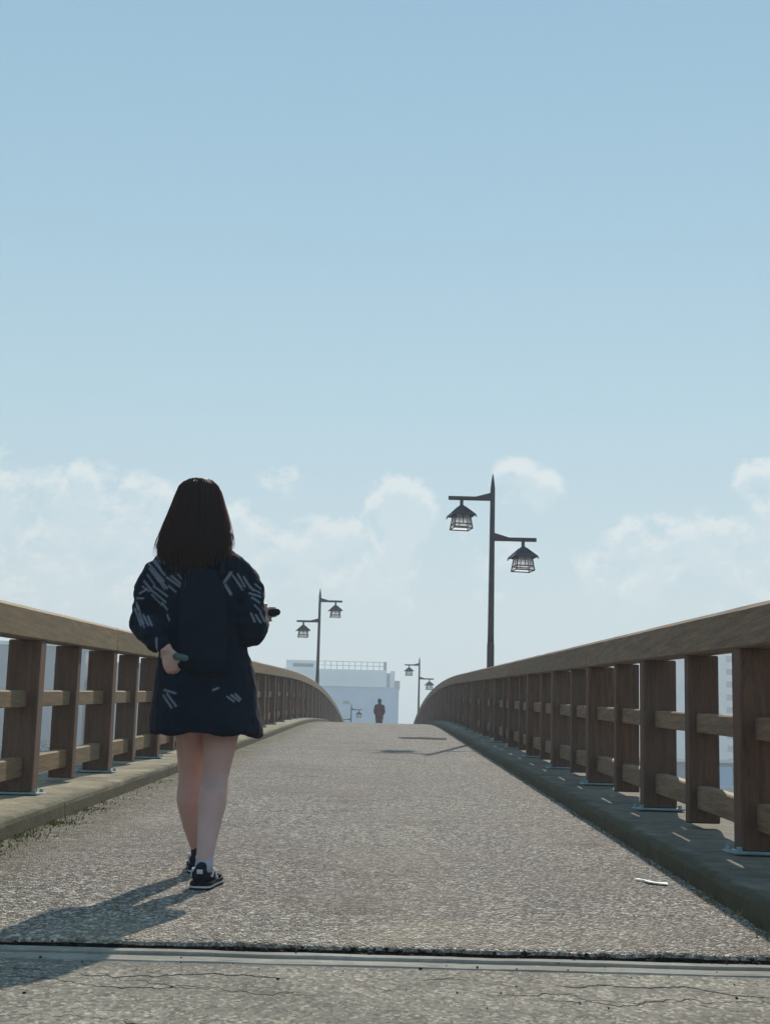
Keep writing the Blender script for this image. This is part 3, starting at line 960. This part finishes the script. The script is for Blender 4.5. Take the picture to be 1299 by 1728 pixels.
# the pale building in line with the bridge
B = empty('building', (0, 250, GZ))
tag(B, 'pale blue building with rooftop railing rising behind the crest of the bridge', 'building')
bm = bmesh.new(); box(bm, -17.2, 2.45, 0, 16, 0, 14.6); build('wall', bm, M['b_blue'], B)
bm = bmesh.new(); box(bm, -17.4, .35, -.25, 15.8, 14.603, 17.45); build('upper_storey', bm, M['b_pale'], B)
bm = bmesh.new(); box(bm, -16.6, -11.2, .4, 8, 17.453, 18.85); ph = build('penthouse', bm, M['b_pale'], B)
bm = bmesh.new(); box(bm, -15.4, -12.0, .30, .397, 17.75, 18.3); build('window_strip', bm, M['pane'], ph)
bm = bmesh.new(); box(bm, .36, .9, .3, 9, 14.603, 17.0); build('shaft_recess', bm, M['b_grey'], B)
bm = bmesh.new(); box(bm, .91, 1.72, .0, 10, 14.603, 17.35); build('stair_tower', bm, M['b_pale'], B)
bm = bmesh.new(); box(bm, 1.73, 2.6, -.3, 12, 14.603, 15.75); build('roof_block', bm, M['b_grey'], B)
bm = bmesh.new()
for k in range(12):
    x = -11.1+k*1.02; box(bm, x-.06, x+.06, 0, .12, 17.453, 18.72)
for z in (18.05, 18.72): box(bm, -11.18, .22, .02, .10, z+.002, z+.10)
box(bm, -.25, .3, .0, .6, 17.453, 18.9)
build('roof_railing', bm, M['rail_metal'], B)
windows(B, [(-6.9, -5.7, 11.6, 12.3), (-10.9, -9.7, 11.6, 12.3), (-14.9, -13.7, 11.6, 12.3)], 0)

# the white block of flats on the right
B = empty('apartment_building', (78.5, 340, GZ))
tag(B, 'tall white apartment building with rows of windows seen through the right railing', 'building')
bm = bmesh.new(); box(bm, -12, 13, 0, 14, 0, 31.0, .02); build('wall', bm, M['b_white'], B)
bm = bmesh.new(); box(bm, -12.3, 13.3, -.3, 14.3, 31.003, 31.7); build('roof', bm, M['b_grey'], B)
windows(B, [(x, x+1.7, z, z+1.45) for z in [1.2+2.9*k for k in range(10)] for x in (-9.5, -4.6, -.6, 4.2, 9.2)], 0)

B = empty('building', (-38.2, 160, GZ))
tag(B, 'taller grey block seen through the left railing, nearer the photo edge', 'building')
bm = bmesh.new(); box(bm, -6, 6.0, 0, 12, 0, 13.2); build('wall', bm, M['b_grey'], B)
bm = bmesh.new(); box(bm, -6.2, 6.2, -.2, 12.2, 13.203, 13.6); build('roof', bm, M['b_pale'], B)
windows(B, [(x, x+1.5, z, z+1.3) for z in (1.2, 4.2, 7.2, 10.2) for x in (-4.8, -1.2, 2.6)], 0)
B = empty('building', (-28.5, 160, GZ))
tag(B, 'lower mauve grey block beside the taller one, seen through the left railing', 'building')
bm = bmesh.new(); box(bm, -3.0, 3.2, 0, 12, 0, 11.2); build('wall', bm, M['b_mauve'], B)
bm = bmesh.new(); box(bm, -3.2, 3.4, -.2, 12.2, 11.203, 11.6); build('roof', bm, M['b_grey'], B)
windows(B, [(x, x+1.3, z, z+1.3) for z in (1.2, 4.2, 7.2) for x in (-2.2, .7)], 0)

B = empty('shed', (28, 124, GZ))
tag(B, 'low grey shed with white roof edge on the far bank, seen through the right railing', 'shed')
bm = bmesh.new(); box(bm, -6, 9, 0, 8, 0, 2.2); build('wall', bm, M['b_grey'], B)
bm = bmesh.new(); box(bm, -6.3, 9.3, -.4, 8.4, 2.203, 2.5, .02); build('roof', bm, M['roof_sheet'], B)
bm = bmesh.new(); box(bm, -2.0, .8, -.06, -.002, .02, 1.9); build('shutter', bm, M['b_blue'], B)

# shrubs on the far bank
M['leaf'] = plain('shrub_leaves', (.06, .085, .035), .8, .5, 2)
M['bark'] = plain('bark', (.09, .07, .05), .9, .3, 8)
def shrub(x, y, h, w, lb):
    r = empty('shrub', (x, y, GZ)); tag(r, lb, 'shrub', 'shrubs on the far bank')
    bm = bmesh.new()
    for k in range(5): chain(bm, [((0, 0, 0), .05), ((random.gauss(0, w*.2), random.gauss(0, w*.2), h*.6), .02)])
    build('stem', bm, M['bark'], r)
    bm = bmesh.new()
    cl = [(random.gauss(0, w*.28), random.gauss(0, w*.28), h*random.uniform(.25, .85), random.uniform(.25, .45)*w*.6) for _ in range(9)]
    for k in range(900):
        c = random.choice(cl); d = Vector((random.gauss(0, 1), random.gauss(0, 1), random.gauss(0, 1))).normalized()*c[3]*random.uniform(.5, 1.05)
        p = Vector(c[:3])+d; p.z = max(.05, p.z)
        u = Vector((random.gauss(0, 1), random.gauss(0, 1), random.gauss(0, 1))).normalized(); v = u.orthogonal()
        s = random.uniform(.05, .1)
        bm.faces.new([bm.verts.new(p+u*s), bm.verts.new(p+v*s*.6), bm.verts.new(p-u*s), bm.verts.new(p-v*s*.6)])
    build('foliage', bm, M['leaf'], r)
for x, y, h, w, lb in ((-30.4, 120, 3.0, 3.4, 'dark green shrub on the far bank, leftmost seen through the left railing'), (-27.2, 121, 2.6, 3.0, 'dark green shrub on the far bank, second from the left edge of the photo'), (-24.2, 120, 2.2, 2.6, 'low dark shrub on the far bank, nearest the woman')):
    shrub(x, y, h, w, lb)

# ------------------------------------------------------------------ sky, sun, air
w = bpy.data.worlds.new('World'); scene.world = w; w.use_nodes = True
t = w.node_tree; bg = t.nodes['Background']; wo = t.nodes['World Output']
class WN(NT):
    def __init__(s): s.t = t; s.tc = s.n('ShaderNodeTexCoord')
g = WN()
sky = g.n('ShaderNodeTexSky'); sky.sky_type = 'NISHITA'; sky.sun_disc = False
sky.sun_elevation = SUN_EL; sky.sun_rotation = SUN_AZ
sky.air_density = 1.0; sky.dust_density = 0.0; sky.ozone_density = 2.0; sky.altitude = 0
sep = g.n('ShaderNodeSeparateXYZ'); g.l(g.tc.outputs['Generated'], sep.inputs[0])
az = g.math('ARCTAN2', sep.outputs[0], sep.outputs[1]); el = sep.outputs[2]
# cumulus banks: centre azimuth, centre sine of elevation, half sizes
BL = [(-.285, .170, .060, .040, 1.0), (-.205, .178, .035, .022, .9), (-.170, .172, .028, .024, 1.0), (-.13, .140, .07, .05, .8), (-.25, .135, .06, .04, .8), (-.075, .193, .02, .012, .6),
      (-.03, .150, .055, .022, .9), (.008, .178, .028, .022, 1.0), (.0, .155, .03, .03, .9), (.085, .198, .022, .014, .7), (.105, .192, .016, .012, .7), (.06, .145, .05, .03, .5),
      (.185, .158, .045, .018, .9), (.16, .142, .04, .02, .8), (.25, .195, .024, .018, .9), (.235, .15, .06, .035, .7), (.5, .17, .12, .04, .9), (-.5, .18, .12, .05, .9), (.75, .15, .1, .04, .8), (-.8, .16, .14, .04, .9)]
def cover(up):
    el2 = g.math('ADD', el, up) if up else el
    cb = g.n('ShaderNodeCombineXYZ'); g.l(az, cb.inputs[0]); g.l(g.math('MULTIPLY', el2, 1.25), cb.inputs[1])
    n_w = g.noise(13, 5, .6, cb.outputs[0], .2); n_f = g.noise(42, 9, .62, cb.outputs[0], .25)
    tot = None
    for a, e, sa, se, k in BL:
        u = g.math('DIVIDE', g.math('SUBTRACT', az, a), sa); v = g.math('DIVIDE', g.math('SUBTRACT', el2, e), se)
        v = g.math('MAXIMUM', v, g.math('MULTIPLY', v, .45))
        d = g.math('ADD', g.math('MULTIPLY', u, u), g.math('MULTIPLY', v, v))
        q = g.math('MULTIPLY', g.math('SUBTRACT', 1.3, d, True), k)
        tot = q if tot is None else g.math('MAXIMUM', tot, q)
    x = g.math('ADD', g.math('MULTIPLY', tot, .8), g.math('ADD', g.math('MULTIPLY', g.math('SUBTRACT', n_f, .5), 1.7), g.math('MULTIPLY', g.math('SUBTRACT', n_w, .5), 1.5)))
    return g.math('MULTIPLY', g.gray(x, .38, .69), g.math('MINIMUM', g.math('MULTIPLY', tot, 1.6), 1.0))
c0 = cover(0); c1 = cover(.011)
# tops catch the light, undersides melt into the haze
cl = g.math('ADD', g.math('MULTIPLY', g.math('SUBTRACT', c0, c1, True), .50), g.math('MULTIPLY', c0, .30), True)
# clear air above, paler towards the horizon
grad = g.ramp(el, [(0, (.70, .76, .74)), (.06, (.66, .74, .72)), (.10, (.62, .72, .71)), (.165, (.52, .67, .71)), (.236, (.44, .64, .72)), (.349, (.345, .565, .69)), (.485, (.275, .49, .65)), (1, (.19, .38, .60))])
gs = g.n('ShaderNodeMix', data_type='RGBA', blend_type='MULTIPLY'); gs.inputs[0].default_value = 1
g.l(grad, gs.inputs[6]); gs.inputs[7].default_value = (9.1, 9.1, 9.1, 1)
c = g.mix(.88, sky.outputs[0], gs.outputs[2])
c = g.mix(cl, c, (7.6, 8.0, 7.9))
g.l(c, bg.inputs['Color']); bg.inputs['Strength'].default_value = .11

sun = bpy.data.lights.new('sun', 'SUN'); sun.energy = 5.0; sun.angle = R(.5); sun.color = (1, .91, .77)
so = bpy.data.objects.new('sun', sun); col.objects.link(so)
sd = Vector((math.sin(SUN_AZ)*math.cos(SUN_EL), math.cos(SUN_AZ)*math.cos(SUN_EL), math.sin(SUN_EL)))
so.rotation_euler = (-sd).to_track_quat('-Z', 'Y').to_euler(); so.location = sd*60

HAZE = .002
if HAZE:
    bm = bmesh.new(); box(bm, -3000, 3000, -1600, 3000, -9.5, 45)
    hm_ = bpy.data.materials.new('air'); hm_.use_nodes = True; ht = hm_.node_tree
    ht.nodes.remove(ht.nodes['Principled BSDF'])
    pv = ht.nodes.new('ShaderNodeVolumePrincipled'); pv.inputs['Color'].default_value = (.80, .90, 1, 1); pv.inputs['Density'].default_value = HAZE; pv.inputs['Anisotropy'].default_value = .2
    ht.links.new(pv.outputs[0], ht.nodes['Material Output'].inputs['Volume'])
    tag(build('haze', bm, hm_), kind='stuff')

# ------------------------------------------------------------------ camera and output
cam = bpy.data.cameras.new('camera'); co_ = bpy.data.objects.new('camera', cam); col.objects.link(co_)
cam.sensor_fit = 'VERTICAL'; cam.sensor_height = 24; cam.sensor_width = 18; cam.lens = 24*2500/1728
cam.clip_start = .05; cam.clip_end = 20000
mw = Matrix.Rotation(R(.15), 4, 'Z') @ Matrix.Rotation(math.pi/2+math.atan(436/2500), 4, 'X') @ Matrix.Rotation(R(1.5), 4, 'Z')
mw.translation = Vector((0, 0, .735)); co_.matrix_world = mw
scene.camera = co_
vs = scene.view_settings
vs.view_transform = 'Standard'; vs.look = 'None'; vs.exposure = 0; vs.gamma = 1; vs.use_curve_mapping = False
scene.cycles.volume_bounces = 0
